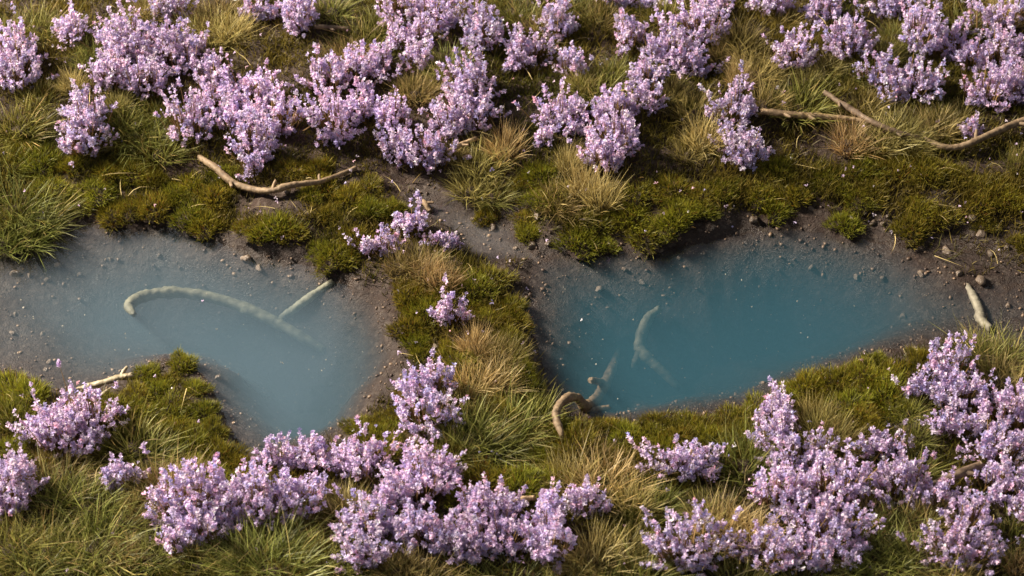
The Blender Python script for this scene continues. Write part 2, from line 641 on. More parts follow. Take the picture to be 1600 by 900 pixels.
def zone(px, py):
    if py < 120:
        return 'near the top edge, ' + ('left third' if px < 533 else 'middle third' if px < 1067 else 'right third')
    if py < 245:
        return 'among the upper heather, ' + ('left third' if px < 533 else 'middle third' if px < 1067 else 'right third')
    if 600 <= px < 845 and py < 720 and py >= 405: return 'on the strip between the pools'
    if py < 440:
        return 'on the far shore of the left pool' if px < 560 else 'where the grey seep begins' if px < 850 else 'on the far shore of the right pool'
    if 175 <= px < 400 and py < 735: return 'on the spit in the left pool'
    if px < 175: return 'by the left edge below the pool'
    if px < 400: return 'in the lower left corner'
    if px < 860: return 'in the lower middle'
    if py < 705: return 'on the near shore of the right pool'
    return 'in the lower right, left half' if px < 1230 else 'in the lower right, right half'


PENDING = []


def want_label(o, px, py, desc, cat, group):
    PENDING.append((o, px, py, desc, cat, group))


def settle_labels():
    by = {}
    for r in PENDING: by.setdefault((r[3], zone(r[1], r[2])), []).append(r)
    for (desc, z), rows in by.items():
        rows.sort(key=lambda r: r[1])
        if len(rows) > 9:
            q = [rows[:len(rows) // 3], rows[len(rows) // 3:2 * len(rows) // 3], rows[2 * len(rows) // 3:]]
            for part, rr in zip(('left part', 'middle part', 'right part'), q):
                for k, (o, px, py, _, cat, group) in enumerate(rr): tag(o, f'{desc} {z}, {part}, {ORD[k]}', cat, group)
            continue
        for k, (o, px, py, _, cat, group) in enumerate(rows):
            t = f'{desc} {z}' if len(rows) == 1 else f'{desc} {z}, {ORD[k]}'
            tag(o, t, cat, group)


# ----------------------------------------------------------------- heather
PAL = np.array([lin(c) for c in [(233, 211, 247), (221, 208, 249), (242, 218, 244), (206, 201, 250), (247, 202, 222),
                                  (244, 231, 250), (226, 201, 243), (253, 245, 250), (193, 189, 250), (250, 187, 207)]])
PW = np.array([.18, .15, .13, .13, .08, .1, .09, .06, .05, .03])
OCC = []          # plant footprints (x, y, r): ground cover keeps low there


def lobe_frame(cx, cy_, rx, ry, hmax):
    a = rx / 100
    h = min(hmax, 0.25 + 0.85 * ry / 100)
    s_ = 2 * (ry / 100) / SP
    b = max((s_ * s_ - h * h) / (2 * s_), 0.14)
    base = G(cx, cy_ + ry - SP * b * 100)
    k = (CAM[2] / SP) / DIST
    return base, a, b, h


def heather(lobes, dens=1.0, hmax=0.62, loose=0.10):
    st, bl = Soup(), Soup()
    frames = [lobe_frame(*l, hmax) for l in lobes]
    o0 = frames[0][0]
    for base, a, b, h in frames:
        OCC.append((base[0], base[1], max(a, b) * 0.85))
        ns = int(max(12, 345 * dens * (a * b * 1.2 + 0.5 * h * (a + b) * 0.5)))
        # sprig tips over the dome, in uneven bunches
        th = rng.uniform(0, 2 * math.pi, ns)
        zz = rng.uniform(0.08, 1.0, ns) ** 0.85
        rr = np.sqrt(np.clip(1 - zz * zz, 0, 1))
        X_, Y_ = np.cos(th) * rr * a + base[0], np.sin(th) * rr * b + base[1]
        lum = 0.52 + 0.98 * vnoise(X_, Y_, 6.0, 12)
        if len(frames) == 1 and a < .36: lum = 0.6 + .4 * lum
        k = rng.normal(1.04, loose, ns) * lum
        out = rng.random(ns) < 0.17
        k = np.where(out, k * rng.uniform(1.12, 1.5, ns), k)
        kz = k * rng.normal(1.02, .24, ns)
        tip = np.stack([np.cos(th) * rr * a * k, np.sin(th) * rr * b * k, zz * h * kz + 0.07], 1)
        foot = np.stack([tip[:, 0] * 0.5 + rng.normal(0, a * .10, ns), tip[:, 1] * 0.5 + rng.normal(0, b * .10, ns), np.zeros(ns)], 1)
        foot[:, 2] = H(foot[:, 0] + base[0], foot[:, 1] + base[1]) - base[2] - 0.03
        lift = np.maximum(0, H(tip[:, 0] + base[0], tip[:, 1] + base[1]) + 0.06 - base[2] - tip[:, 2])
        tip[:, 2] += lift
        d = tip - foot
        Ls = np.linalg.norm(d, axis=1)
        sag = np.zeros((ns, 3)); sag[:, 2] = -rng.uniform(0.0, 0.18, ns)
        dirn = unit(d - sag * Ls[:, None])
        off = base - o0
        c0 = np.tile(lin((92, 66, 38)), (ns, 1)) * rng.uniform(.6, 1.3, (ns, 1))
        c1 = np.tile(lin((176, 146, 96)), (ns, 1)) * rng.uniform(.7, 1.2, (ns, 1))
        st.add(*blades(foot + off, dirn, Ls * 1.02, np.full(ns, 0.022), sag, c0, c1, 3))
        # leafy dry fibres at the foot
        nf = ns
        fb = np.stack([rng.normal(0, a * .5, nf), rng.normal(0, b * .5, nf), np.zeros(nf)], 1)
        fb[:, 2] = H(fb[:, 0] + base[0], fb[:, 1] + base[1]) - base[2] - 0.02
        fd = unit(np.stack([rng.normal(0, .6, nf), rng.normal(0, .6, nf), np.ones(nf)], 1))
        t = rng.random((nf, 1))
        c = lin((120, 92, 48)) * (1 - t) + lin((88, 84, 36)) * t
        st.add(*blades(fb + off, fd, rng.uniform(.15, .36, nf), np.full(nf, .016), np.tile([0, 0, -.15], (nf, 1)), c * .7, c * 1.2, 3))
        # flowers along the upper part of each sprig
        m = rng.integers(6, 17, ns)
        rep = np.repeat(np.arange(ns), m)
        n = len(rep)
        t = 1 - rng.random(n) * (np.clip(rng.uniform(0.14, 0.30, ns) / Ls, 0, .8))[rep]
        p = foot[rep] + dirn[rep] * (Ls[rep] * t)[:, None] + sag[rep] * (Ls[rep] * t * t)[:, None]
        p += rng.normal(0, 0.024, (n, 3)) * np.clip(1.9 - 1.5 * t, .3, 1.3)[:, None]
        p[:, 2] = np.maximum(p[:, 2], H(p[:, 0] + base[0], p[:, 1] + base[1]) - base[2] + 0.02)
        own = PAL[rng.choice(len(PAL), ns, p=PW)][rep]
        ci = PAL[rng.choice(len(PAL), n, p=PW)]
        mixw = rng.uniform(0.1, 0.6, (n, 1))
        c = (own * mixw + ci * (1 - mixw)) * rng.uniform(0.72, 1.12, (n, 1))
        sz = rng.uniform(0.034, 0.060, n)
        bl.add(*florets(p + off, sz, np.clip(c, 0, .93), dirn[rep], 4))
    root = add('heather_bush', None, None, None, o0)
    root.empty_display_size = 0.2 * S
    tag(add('stem', st.mesh('heather_stem'), M_STEM, root), kind='stuff')
    tag(add('blossom', bl.mesh('heather_blossom'), M_PETAL, root), kind='stuff')
    return root


HEATHER = [
    # lobes (photo x, y, half width, half height), label
    ([(28, 82, 40, 36), (25, 118, 38, 34)], 'lilac heather bush cut by the left frame edge, upper left'),
    ([(110, 52, 26, 30)], 'small spiky heather sprig left of the biggest bush, upper left'),
    ([(205, 72, 50, 38), (262, 85, 52, 42), (172, 118, 36, 38), (228, 128, 46, 36), (305, 88, 28, 30), (180, 70, 25, 25), (335, 118, 34, 28)],
     'biggest sprawling heather bush, upper left'),
    ([(262, 16, 40, 30)], 'heather bush reaching the top edge above the biggest bush'),
    ([(408, 18, 40, 28)], 'rounded heather bush at the top edge, left of its narrower neighbour'),
    ([(470, 30, 27, 42)], 'narrow upright heather bush at the top edge left of the dark hollow'),
    ([(138, 180, 34, 28), (132, 218, 40, 38)], 'two-tiered heather bush alone on the slope, far left'),
    ([(300, 196, 32, 40), (335, 158, 34, 32)], 'heather bush hanging just above the left tip of the bent twig'),
    ([(392, 150, 48, 36), (372, 190, 34, 26), (432, 190, 46, 34)], 'broad heather bush between the biggest bush and the bent twig'),
    ([(404, 232, 42, 34), (392, 268, 20, 16)], 'drooping heather bush touching the middle of the bent twig'),
    ([(508, 122, 38, 30), (560, 112, 50, 34), (595, 98, 26, 24)], 'long low heather bush above the middle left, sloping up rightward'),
    ([(525, 195, 34, 44), (562, 172, 42, 28), (612, 182, 36, 30)], 'wide heather bush right above the right tip of the bent twig'),
    ([(632, 18, 40, 34), (690, 30, 44, 34), (645, 62, 34, 32), (655, 92, 28, 26)], 'tall stepped heather bush at the top edge, left of centre'),
    ([(757, 52, 34, 40)], 'rounded heather bush beside the tall stepped one, top middle'),
    ([(872, 44, 34, 36)], 'upright heather bush near the top edge, right of centre green tuft'),
    ([(824, 84, 36, 34), (800, 100, 22, 22)], 'low heather bush just below and left of the upright top-middle one'),
    ([(890, 104, 26, 26)], 'little heather bush right of the dark hollow, top middle'),
    ([(732, 128, 38, 38), (720, 150, 30, 22)], 'heather bush leaning into the dark hollow, upper middle'),
    ([(740, 178, 46, 32), (705, 198, 34, 28)], 'slanting heather bush right above the golden tuft, upper middle'),
    ([(622, 232, 30, 30), (676, 240, 36, 36)], 'heather bush hanging above the grey seep'),
    ([(880, 186, 46, 34), (850, 215, 18, 16)], 'heather bush left of the tallest straw tuft in the upper middle'),
    ([(955, 178, 40, 30), (962, 222, 44, 48), (950, 250, 34, 28)], 'heavy drooping heather bush just right of the straw tuft, upper middle'),
    ([(985, 60, 28, 34), (1040, 84, 42, 42), (1008, 118, 30, 30), (1000, 155, 38, 28)], 'tall heather bush running down from the top edge, right of centre'),
    ([(978, 4, 52, 18)], 'thin heather fringe cut by the top edge, right of centre'),
    ([(1100, 44, 44, 44), (1108, 12, 40, 26), (1078, 108, 40, 26)], 'dense heather bush left of the brown straw at top right of centre'),
    ([(1205, 10, 50, 24)], 'heather bush cut by the top edge above the brown straw'),
    ([(1282, 18, 36, 30)], 'heather bush cut by the top edge, just left of the upper right corner group'),
    ([(1240, 90, 38, 32)], 'small isolated heather bush left of the sloping twig, upper right'),
    ([(1326, 68, 40, 38)], 'rounded heather bush up and left of the curved right twig'),
    ([(1390, 10, 44, 26)], 'heather bush cut by the top edge, third from the right corner'),
    ([(1440, 58, 36, 44), (1480, 75, 30, 28)], 'tall heather bush, second from the right edge at the top'),
    ([(1374, 120, 34, 26), (1428, 132, 44, 34), (1395, 150, 26, 18)], 'wide heather bush above the small straw tuft by the curved right twig'),
    ([(1540, 42, 42, 34), (1566, 88, 42, 36), (1520, 95, 26, 26)], 'big heather bush in the upper right corner'),
    ([(1545, 150, 50, 34), (1592, 140, 34, 36)], 'heather bush overhanging the curved right twig'),
    ([(1517, 206, 17, 15)], 'tiny heather sprig draped over the curved right twig'),
    ([(1596, 20, 20, 22)], 'small heather tip at the right end of the top edge'),
    ([(1146, 174, 40, 38), (1160, 240, 38, 36)], 'tall heather bush at the left end of the straight upper right twig'),
    ([(596, 386, 38, 22), (640, 354, 28, 26), (692, 378, 32, 20)], 'heather bush by the seep at the head of the strip'),
    ([(703, 492, 30, 20)], 'small heather bush halfway down the strip between the pools'),
    ([(678, 606, 36, 30), (664, 652, 40, 46)], 'upright heather bush at the right rim of the left pool'),
    ([(78, 672, 38, 34), (134, 664, 44, 40), (110, 692, 42, 28)], 'loose heather bush at the left below the pale driftwood'),
    ([(24, 768, 30, 44)], 'heather bush cut by the left frame edge, lower left'),
    ([(190, 748, 30, 22)], 'small heather bush in the lower left grass, beside the straw tuft'),
    ([(292, 800, 46, 42), (345, 788, 44, 40), (405, 788, 46, 38), (462, 782, 44, 36), (278, 848, 26, 22), (325, 828, 36, 26)],
     'long heather hedge in the lower left, in front of the pool'),
    ([(432, 714, 32, 24), (490, 714, 42, 30), (562, 724, 46, 38)], 'heather bush at the lower tip of the left pool'),
    ([(655, 758, 50, 44), (690, 738, 28, 26), (620, 775, 34, 28)], 'tall heather bush in the lower middle, left of the mossy hollow'),
    ([(576, 828, 46, 38), (572, 872, 40, 28), (640, 828, 40, 32), (690, 842, 38, 34)], 'large heather bush at the bottom edge, left of centre'),
    ([(764, 800, 50, 36), (782, 846, 46, 34), (738, 858, 34, 26)], 'wide heather bush at the bottom, in front of the short buried twig'),
    ([(858, 808, 26, 34), (852, 856, 32, 36)], 'narrow heather bush at the bottom just left of the bottom straw tuft'),
    ([(914, 790, 32, 24)], 'small heather bush in front of the big lower straw tuft'),
    ([(1064, 726, 58, 30)], 'low heather bush right of the big lower straw tuft'),
    ([(1078, 862, 60, 36)], 'heather bush at the bottom edge right of centre'),
    ([(1214, 650, 34, 40), (1205, 682, 26, 22)], 'upright heather bush by the near shore of the right pool'),
    ([(1255, 716, 56, 30)], 'flat heather bush below the upright one on the near shore'),
    ([(1222, 774, 40, 34), (1300, 768, 48, 38)], 'broad heather bush in the lower right, third row from the shore'),
    ([(1258, 832, 46, 34), (1312, 840, 42, 34), (1285, 874, 44, 24)], 'big heather bush at the bottom edge, lower right'),
    ([(1200, 868, 34, 30)], 'heather bush at the bottom, between the two bottom-right clumps'),
    ([(1374, 696, 38, 22)], 'small heather bush on bare soil in the lower right'),
    ([(1412, 758, 46, 34), (1455, 778, 36, 24)], 'heather bush at the lower end of the thick half-buried twig'),
    ([(1478, 580, 36, 36), (1496, 622, 52, 30), (1488, 664, 40, 26), (1438, 602, 24, 20)], 'tallest heather bush on the near shore, right side'),
    ([(1572, 648, 42, 34)], 'heather bush at the right edge beside the tallest near-shore bush'),
    ([(1562, 712, 46, 36), (1560, 758, 42, 30)], 'heather bush at the right edge over the thick half-buried twig'),
    ([(1508, 818, 36, 30), (1498, 862, 48, 36)], 'heather bush in the bottom right corner'),
    ([(1598, 800, 18, 26)], 'narrow heather tip at the right edge, lower right'),
]
for lobes, label in HEATHER:
    sparse = len(lobes) == 1 and lobes[0][2] < 34
    o = heather(lobes, 1.25 if sparse else 1.0)
    tag(o, label, 'heather', 'heather bushes on the moor')

# ----------------------------------------------------------------- grass tufts (shared variants, own copies)
GRN = [lin((74, 80, 26)), lin((128, 130, 52)), lin((186, 184, 104))]
STR = [lin((126, 102, 52)), lin((206, 180, 112)), lin((232, 214, 158))]
BRN = [lin((96, 84, 40)), lin((158, 142, 80)), lin((198, 182, 120))]


def tuft_mesh(name, pal, n, spread, lean, w=0.020, curl=0.3):
    r = np.sqrt(rng.random(n)) * spread
    th = rng.uniform(0, 2 * math.pi, n)
    base = np.stack([r * np.cos(th), r * np.sin(th), np.full(n, -0.05)], 1)
    d = np.stack([np.cos(th) * r / spread * lean, np.sin(th) * r / spread * lean, np.ones(n)], 1) + rng.normal(0, .26, (n, 3))
    d[:, 0] += 0.10
    d[:, 2] = np.abs(d[:, 2]) + 0.2
    d = unit(d)
    L = rng.uniform(0.5, 1.0, n) * (1 - 0.35 * (r / spread) ** 2)
    stray = rng.random(n) < 0.10
    L = np.where(stray, L * 1.25, L)
    bend = np.stack([d[:, 0] * curl, d[:, 1] * curl, -rng.uniform(.02, .4, n) * curl * 1.6], 1) + rng.normal(0, .15, (n, 3))
    t = rng.random((n, 1))
    c1 = pal[1] * (1 - t) + pal[2] * t
    dry = rng.random((n, 1)) < 0.12
    tone = rng.uniform(.45, 1.3, (n, 1))
    c1 = np.where(dry, STR[1], c1) * tone
    c0 = pal[0] * tone
    V, F, C = blades(base, d, L, np.full(n, w) * rng.uniform(.7, 1.3, n), bend, c0, c1, 4)
    return make_mesh(name, V, F, C)


def mound_mesh(name, r, h):
    """little root mound under a plant"""
    V, F = [], []
    na, nr = 14, 4
    for i in range(nr + 1):
        q = i / nr
        for j in range(na):
            a = 2 * math.pi * j / na
            k = 1 + 0.22 * math.sin(3 * a + i) + random.uniform(-.08, .08)
            V.append((r * q * k * math.cos(a), r * q * k * math.sin(a), h * (1 - q * q) - 0.10 * q))
    for i in range(nr):
        for j in range(na):
            a, b = i * na + j, i * na + (j + 1) % na
            F.append((a, b, b + na, a + na))
    return make_mesh(name, np.array(V), np.array(F), None, True)


TV = {
    'green': [tuft_mesh('green_tuft', GRN, 380, .42, .85, .0175) for _ in range(5)],
    'straw': [tuft_mesh('straw_tuft', STR, 380, .36, .60, .0165) for _ in range(5)],
    'brown': [tuft_mesh('brown_tuft', BRN, 380, .42, .70, .0165) for _ in range(4)],
}
MV = [mound_mesh('root_mound', .36, .10) for _ in range(3)]
DESC = {'green': 'long green grass tuft', 'straw': 'golden straw grass tuft', 'brown': 'faded olive-brown grass tuft'}
GRP = {'green': 'green grass tufts', 'straw': 'straw grass tufts', 'brown': 'faded grass tufts'}
# kind, photo x and y of the foot, width and height in photo pixels
TUFTS = [
    # top left
    ('green', 20, 62, 80, 62), ('green', 62, 50, 74, 62), ('green', 100, 50, 60, 42), ('green', 160, 62, 90, 50),
    ('green', 205, 52, 74, 44), ('green', 140, 100, 50, 56), ('straw', 112, 138, 46, 52), ('brown', 232, 22, 50, 40), ('straw', 225, 28, 40, 30),
    ('brown', 330, 62, 90, 62), ('straw', 362, 55, 70, 56), ('brown', 300, 40, 60, 54), ('brown', 345, 25, 70, 40), ('green', 30, 205, 80, 60), ('green', 62, 160, 60, 50),
    ('green', 210, 215, 84, 64), ('green', 250, 240, 70, 66), ('green', 190, 195, 50, 46), ('brown', 182, 165, 40, 36), ('green', 255, 185, 60, 40),
    # top middle
    ('green', 565, 80, 86, 66), ('green', 590, 50, 60, 54), ('brown', 540, 95, 60, 44), ('green', 520, 20, 60, 44), ('green', 700, 108, 66, 56), ('brown', 690, 130, 50, 44),
    ('green', 825, 40, 90, 60), ('green', 800, 20, 60, 40), ('brown', 845, 55, 60, 50), ('green', 930, 150, 84, 72), ('green', 960, 120, 60, 60), ('brown', 905, 140, 50, 40),
    ('green', 1040, 30, 60, 46), ('brown', 940, 35, 60, 44), ('green', 905, 26, 60, 40), ('brown', 650, 150, 60, 46), ('green', 640, 140, 46, 40),
    ('straw', 790, 240, 66, 66), ('brown', 752, 262, 70, 56), ('brown', 738, 300, 66, 50), ('green', 770, 310, 56, 44), ('straw', 715, 250, 40, 36),
    ('straw', 912, 300, 60, 76), ('straw', 940, 318, 60, 70), ('straw', 890, 262, 44, 60), ('brown', 870, 320, 60, 40), ('brown', 900, 335, 60, 40),
    # top right
    ('brown', 1160, 75, 70, 66), ('brown', 1180, 120, 70, 60), ('straw', 1155, 130, 50, 60), ('brown', 1130, 95, 50, 50), ('brown', 1085, 180, 66, 52), ('straw', 1100, 225, 66, 60),
    ('brown', 1195, 165, 66, 52), ('green', 1250, 172, 84, 66), ('straw', 1292, 110, 60, 40), ('green', 1420, 85, 44, 56), ('brown', 1380, 92, 50, 56), ('green', 1400, 60, 46, 42),
    ('green', 1500, 45, 66, 58), ('straw', 1560, 22, 60, 40), ('straw', 1582, 35, 46, 40), ('straw', 1330, 228, 76, 56), ('straw', 1375, 225, 72, 50), ('brown', 1400, 212, 70, 50), ('brown', 1425, 226, 60, 44), ('brown', 1440, 205, 56, 40),
    ('straw', 1465, 204, 66, 46), ('brown', 1500, 190, 50, 40), ('brown', 1350, 172, 60, 44), ('brown', 1075, 245, 50, 44), ('brown', 1225, 35, 50, 40), ('green', 1330, 120, 50, 40),
    ('brown', 1260, 130, 44, 36), ('brown', 1050, 150, 44, 46), ('green', 1590, 260, 40, 50),
    # left shore
    ('green', 22, 330, 90, 66), ('green', 62, 345, 80, 70), ('green', 10, 375, 66, 60), ('green', 45, 375, 66, 56), ('green', 90, 330, 50, 48),
    ('green', 15, 265, 60, 50),
    # strip
    ('straw', 692, 448, 54, 72), ('brown', 660, 425, 70, 44), ('brown', 630, 420, 60, 44), ('straw', 668, 432, 50, 46), ('straw', 742, 548, 52, 66), ('straw', 765, 570, 60, 52), ('straw', 735, 610, 70, 60),
    ('straw', 775, 605, 70, 50), ('brown', 725, 640, 60, 50), ('brown', 790, 560, 50, 50),
    ('green', 735, 690, 90, 80), ('green', 790, 680, 90, 76), ('green', 835, 660, 70, 60), ('green', 765, 715, 80, 50), ('green', 705, 715, 60, 56),
    ('green', 820, 695, 60, 50),
    # lower left
    ('brown', 92, 748, 80, 44), ('brown', 60, 740, 50, 36), ('straw', 270, 775, 80, 62), ('brown', 245, 765, 66, 56), ('brown', 300, 755, 60, 46), ('green', 205, 705, 84, 60), ('green', 235, 725, 70, 50),
    ('straw', 200, 872, 50, 44), ('green', 80, 790, 84, 62), ('green', 130, 800, 90, 66), ('green', 150, 860, 90, 70), ('green', 70, 870, 90, 66), ('green', 190, 820, 80, 62), ('green', 20, 860, 70, 66),
    ('brown', 225, 800, 50, 46), ('green', 110, 900, 90, 60), ('green', 235, 880, 70, 56), ('green', 20, 660, 50, 66), ('green', 180, 900, 70, 50), ('green', 40, 905, 70, 50),
    ('green', 400, 870, 100, 62), ('green', 455, 865, 110, 60), ('green', 430, 900, 110, 62), ('green', 500, 885, 80, 52), ('green', 370, 900, 70, 50),
    # lower middle
    ('straw', 545, 806, 66, 46), ('brown', 525, 790, 44, 36), ('brown', 660, 705, 50, 36), ('brown', 620, 898, 50, 40), ('straw', 890, 765, 90, 62), ('straw', 945, 770, 100, 66), ('straw', 985, 795, 66, 66), ('brown', 920, 735, 70, 44),
    ('straw', 930, 880, 84, 56), ('brown', 975, 870, 60, 44), ('brown', 900, 895, 60, 40), ('green', 1020, 800, 60, 50), ('green', 985, 850, 56, 44),
    # lower right
    ('brown', 1290, 690, 66, 70), ('brown', 1270, 665, 56, 56), ('brown', 1315, 700, 56, 56), ('green', 1165, 730, 84, 66), ('green', 1185, 700, 60, 56), ('straw', 1130, 835, 90, 62), ('straw', 1175, 850, 80, 52), ('brown', 1105, 815, 60, 46),
    ('green', 1425, 748, 66, 46), ('green', 1365, 870, 84, 66), ('green', 1410, 840, 84, 62), ('green', 1440, 880, 84, 62), ('green', 1380, 900, 84, 50), ('brown', 1450, 820, 60, 50), ('green', 1585, 850, 66, 56), ('straw', 1595, 895, 50, 50),
    ('green', 1545, 565, 84, 52), ('green', 1585, 575, 84, 56), ('brown', 1560, 600, 84, 46), ('green', 1520, 555, 60, 48), ('brown', 1595, 615, 66, 40), ('green', 1420, 650, 46, 50), ('green', 1430, 690, 46, 46),
    ('green', 1560, 900, 70, 50), ('brown', 1350, 820, 60, 40),
    # along the bottom edge, tips in the frame
    ('green', 560, 925, 80, 50), ('brown', 650, 922, 80, 50), ('green', 730, 915, 70, 46), ('green', 800, 922, 80, 50), ('brown', 880, 925, 70, 50), ('green', 1000, 915, 80, 50), ('green', 1150, 922, 70, 44), ('green', 1260, 925, 80, 44),
    ('green', 310, 890, 70, 44), ('green', 1330, 912, 60, 46), ('brown', 1490, 925, 80, 50), ('green', 940, 922, 60, 40),
]
cnt = {k: 0 for k in TV}
for kind, px, py, w, h in TUFTS:
    me = TV[kind][cnt[kind] % len(TV[kind])]
    cnt[kind] += 1
    p = G(px, py)
    hz = h / 100 / CP * (0.60 if kind == 'green' else 0.74)
    sx = w / 100 / 0.95
    r = add('grass_tuft', None, None, None, p, rng.uniform(-1.2, 1.2))
    r.empty_display_size = 0.2 * S
    tag(add('blade', me, M_BLADE, r, None, 0, (sx, sx, hz)), kind='stuff')
    add('root_mound', MV[cnt[kind] % 3], M_GROUND, r, None, 0, (sx, sx, 1.0))
    want_label(r, px, py, DESC[kind], 'grass tuft', GRP[kind])
    OCC.append((p[0], p[1], sx * .35))

# ----------------------------------------------------------------- moss cushions
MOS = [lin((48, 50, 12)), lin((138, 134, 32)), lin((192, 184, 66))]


def moss_mesh(name, n=1300):
    th = rng.uniform(0, 2 * math.pi, n)
    q = np.sqrt(rng.random(n))
    lump = 1 + 0.25 * np.sin(3 * th + rng.uniform(0, 6)) + 0.15 * np.sin(5 * th + rng.uniform(0, 6))
    r = q * lump
    hh = 0.34 * np.sqrt(np.clip(1 - q * q, 0, 1)) * (0.8 + 0.4 * vnoise(r * np.cos(th) * 3, r * np.sin(th) * 3, 1, int(rng.integers(99))))
    base = np.stack([r * np.cos(th) * .92, r * np.sin(th) * .92, hh - 0.14], 1)
    d = unit(np.stack([np.cos(th) * q * .9, np.sin(th) * q * .9, np.full(n, .75)], 1) + rng.normal(0, .28, (n, 3)))
    t = rng.random((n, 1))
    rust = rng.random((n, 1)) < 0.09
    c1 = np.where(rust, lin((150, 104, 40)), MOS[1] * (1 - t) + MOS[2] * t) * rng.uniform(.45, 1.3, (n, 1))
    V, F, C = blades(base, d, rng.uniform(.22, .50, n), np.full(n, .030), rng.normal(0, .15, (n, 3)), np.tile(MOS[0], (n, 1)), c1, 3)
    return make_mesh(name, V, F, C)


KV = [moss_mesh('moss_cushion') for _ in range(8)]
MM = [mound_mesh('cushion_core', 0.92, 0.26) for _ in range(3)]
MOSS = [
    (118, 308, 30), (152, 292, 28), (176, 330, 27), (206, 324, 26), (242, 318, 28), (300, 332, 34), (322, 346, 30), (336, 302, 28), (272, 300, 24),
    (302, 284, 26), (400, 352, 30), (432, 350, 32), (456, 358, 22), (512, 332, 22), (526, 397, 32), (503, 388, 26), (552, 368, 25), (482, 302, 22), (545, 305, 30), (505, 290, 22),
    (576, 325, 24), (612, 324, 24), (170, 265, 26), (205, 262, 26), (240, 275, 22), (60, 250, 34), (30, 235, 30), (110, 255, 26), (75, 290, 28), (575, 290, 26), (350, 270, 20), (455, 262, 24), (495, 260, 26),
    (760, 332, 22), (826, 362, 22), (822, 338, 20), (905, 368, 34), (922, 342, 30), (942, 378, 22), (1010, 362, 33), (1048, 345, 28), (1062, 328, 30), (868, 298, 30), (845, 270, 30), (842, 310, 24), (985, 330, 32), (1000, 300, 34), (1050, 290, 34), (815, 285, 22),
    (1090, 325, 26), (1100, 300, 28), (1210, 322, 28), (1190, 300, 26), (1240, 300, 28), (1322, 346, 24), (1345, 305, 28), (1425, 352, 32), (1436, 320, 28), (1470, 332, 26), (1535, 312, 30), (1562, 290, 32), (1540, 348, 18),
    (1596, 378, 18), (1365, 292, 25), (1582, 305, 28), (1400, 262, 34), (1450, 262, 34), (1350, 258, 30), (1490, 270, 24), (1290, 270, 26), (1215, 262, 28), (1315, 290, 20), (1530, 285, 26), (1130, 290, 26),
    (640, 458, 30), (664, 484, 32), (640, 508, 28), (655, 552, 18), (720, 440, 22), (742, 446, 30), (770, 432, 26), (795, 478, 28), (802, 500, 24), (720, 568, 30), (810, 572, 26), (816, 602, 26), (652, 532, 22), (684, 462, 20), (790, 530, 26), (825, 625, 22), (700, 545, 20), (760, 495, 24), (775, 640, 26), (740, 478, 20),
    (1260, 602, 32), (1310, 592, 34), (1352, 582, 28), (1400, 582, 34), (1186, 640, 28), (1030, 658, 24), (1082, 664, 28), (1112, 682, 28), (1018, 678, 22), (1150, 652, 26), (1370, 562, 18), (1330, 630, 32), (1290, 622, 28), (1380, 612, 40), (1345, 650, 30), (1440, 560, 24), (1060, 685, 26), (1230, 620, 28), (1400, 635, 28), (1150, 680, 28), (1360, 668, 24),
    (305, 606, 22), (318, 640, 24), (330, 672, 24), (262, 596, 20), (230, 582, 22), (284, 566, 22), (212, 612, 22), (262, 642, 34), (210, 642, 30), (175, 634, 26), (342, 708, 34), (300, 692, 28), (366, 726, 24), (245, 606, 20), (270, 672, 26), (335, 745, 28), (380, 745, 22), (300, 735, 24),
    (20, 608, 36), (42, 618, 30), (14, 706, 28), (12, 640, 26), (60, 720, 22), (40, 745, 20), (12, 735, 22), (150, 700, 24),
    (582, 682, 28), (612, 672, 26), (560, 664, 22), (640, 612, 22), (632, 642, 22), (604, 700, 22), (760, 752, 38), (812, 756, 40), (856, 748, 30), (902, 690, 34), (876, 672, 24), (932, 706, 25), (978, 682, 25), (1000, 702, 25), (725, 740, 26), (950, 665, 20), (880, 715, 28), (1040, 700, 26), (845, 715, 26), (590, 660, 20), (720, 770, 26), (700, 705, 22),
]
for i, (px, py, r_) in enumerate(MOSS):
    p = G(px, py + r_ * 0.2)
    s = r_ / 100 * 1.0
    o = add('moss_cushion', None, None, None, p, rng.uniform(0, 6.28))
    o.empty_display_size = 0.2 * S
    sc = (s * rng.uniform(.9, 1.2), s * rng.uniform(.9, 1.2), s * rng.uniform(.85, 1.25))
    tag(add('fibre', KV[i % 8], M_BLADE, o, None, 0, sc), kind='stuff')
    add('cushion_core', MM[i % 3], M_GROUND, o, None, 0, sc)
    want_label(o, px, py, 'olive moss cushion', 'moss', 'moss cushions')
    OCC.append((p[0], p[1], s * .8))

# ----------------------------------------------------------------- low ground cover
BARE = [(270, 262, 40, 16), (420, 320, 70, 20), (620, 285, 50, 24), (470, 365, 40, 20), (1290, 230, 60, 30), (1250, 330, 60, 20), (1530, 260, 70, 20), (1530, 390, 110, 60),
        (630, 560, 30, 90), (320, 630, 26, 60), (680, 335, 60, 20), (860, 380, 60, 20), (1380, 360, 40, 30), (1430, 650, 40, 20), (1440, 690, 40, 16), (950, 690, 60, 14),
        (600, 490, 20, 40), (820, 730, 34, 16), (40, 560, 50, 20), (1130, 350, 60, 16), (780, 420, 26, 16)]
n = 430000
x = rng.uniform(-10.5, 10.5, n); y = rng.uniform(Y0 + 0.35, Y1 - 0.02, n)
px, py = to_px(np.stack([x, y, H(x, y)], 1))
od = -field(dIn, x, y)
dens = smooth(0.06, 0.42, od) * (0.28 + 0.72 * smooth(-0.10, 0.08, fbm(x, y, 1.5, 61, 4) + 0.05))
for bx, by, rx, ry in BARE:
    dens *= 1 - 0.9 * np.exp(-(((px - bx) / rx) ** 2 + ((py - by) / ry) ** 2) ** 2)
kp = (rng.random(n) < dens) & (px > -260) & (px < 1860)
x, y = x[kp], y[kp]
n = len(x)
tall = fbm(x, y, .8, 71, 3)
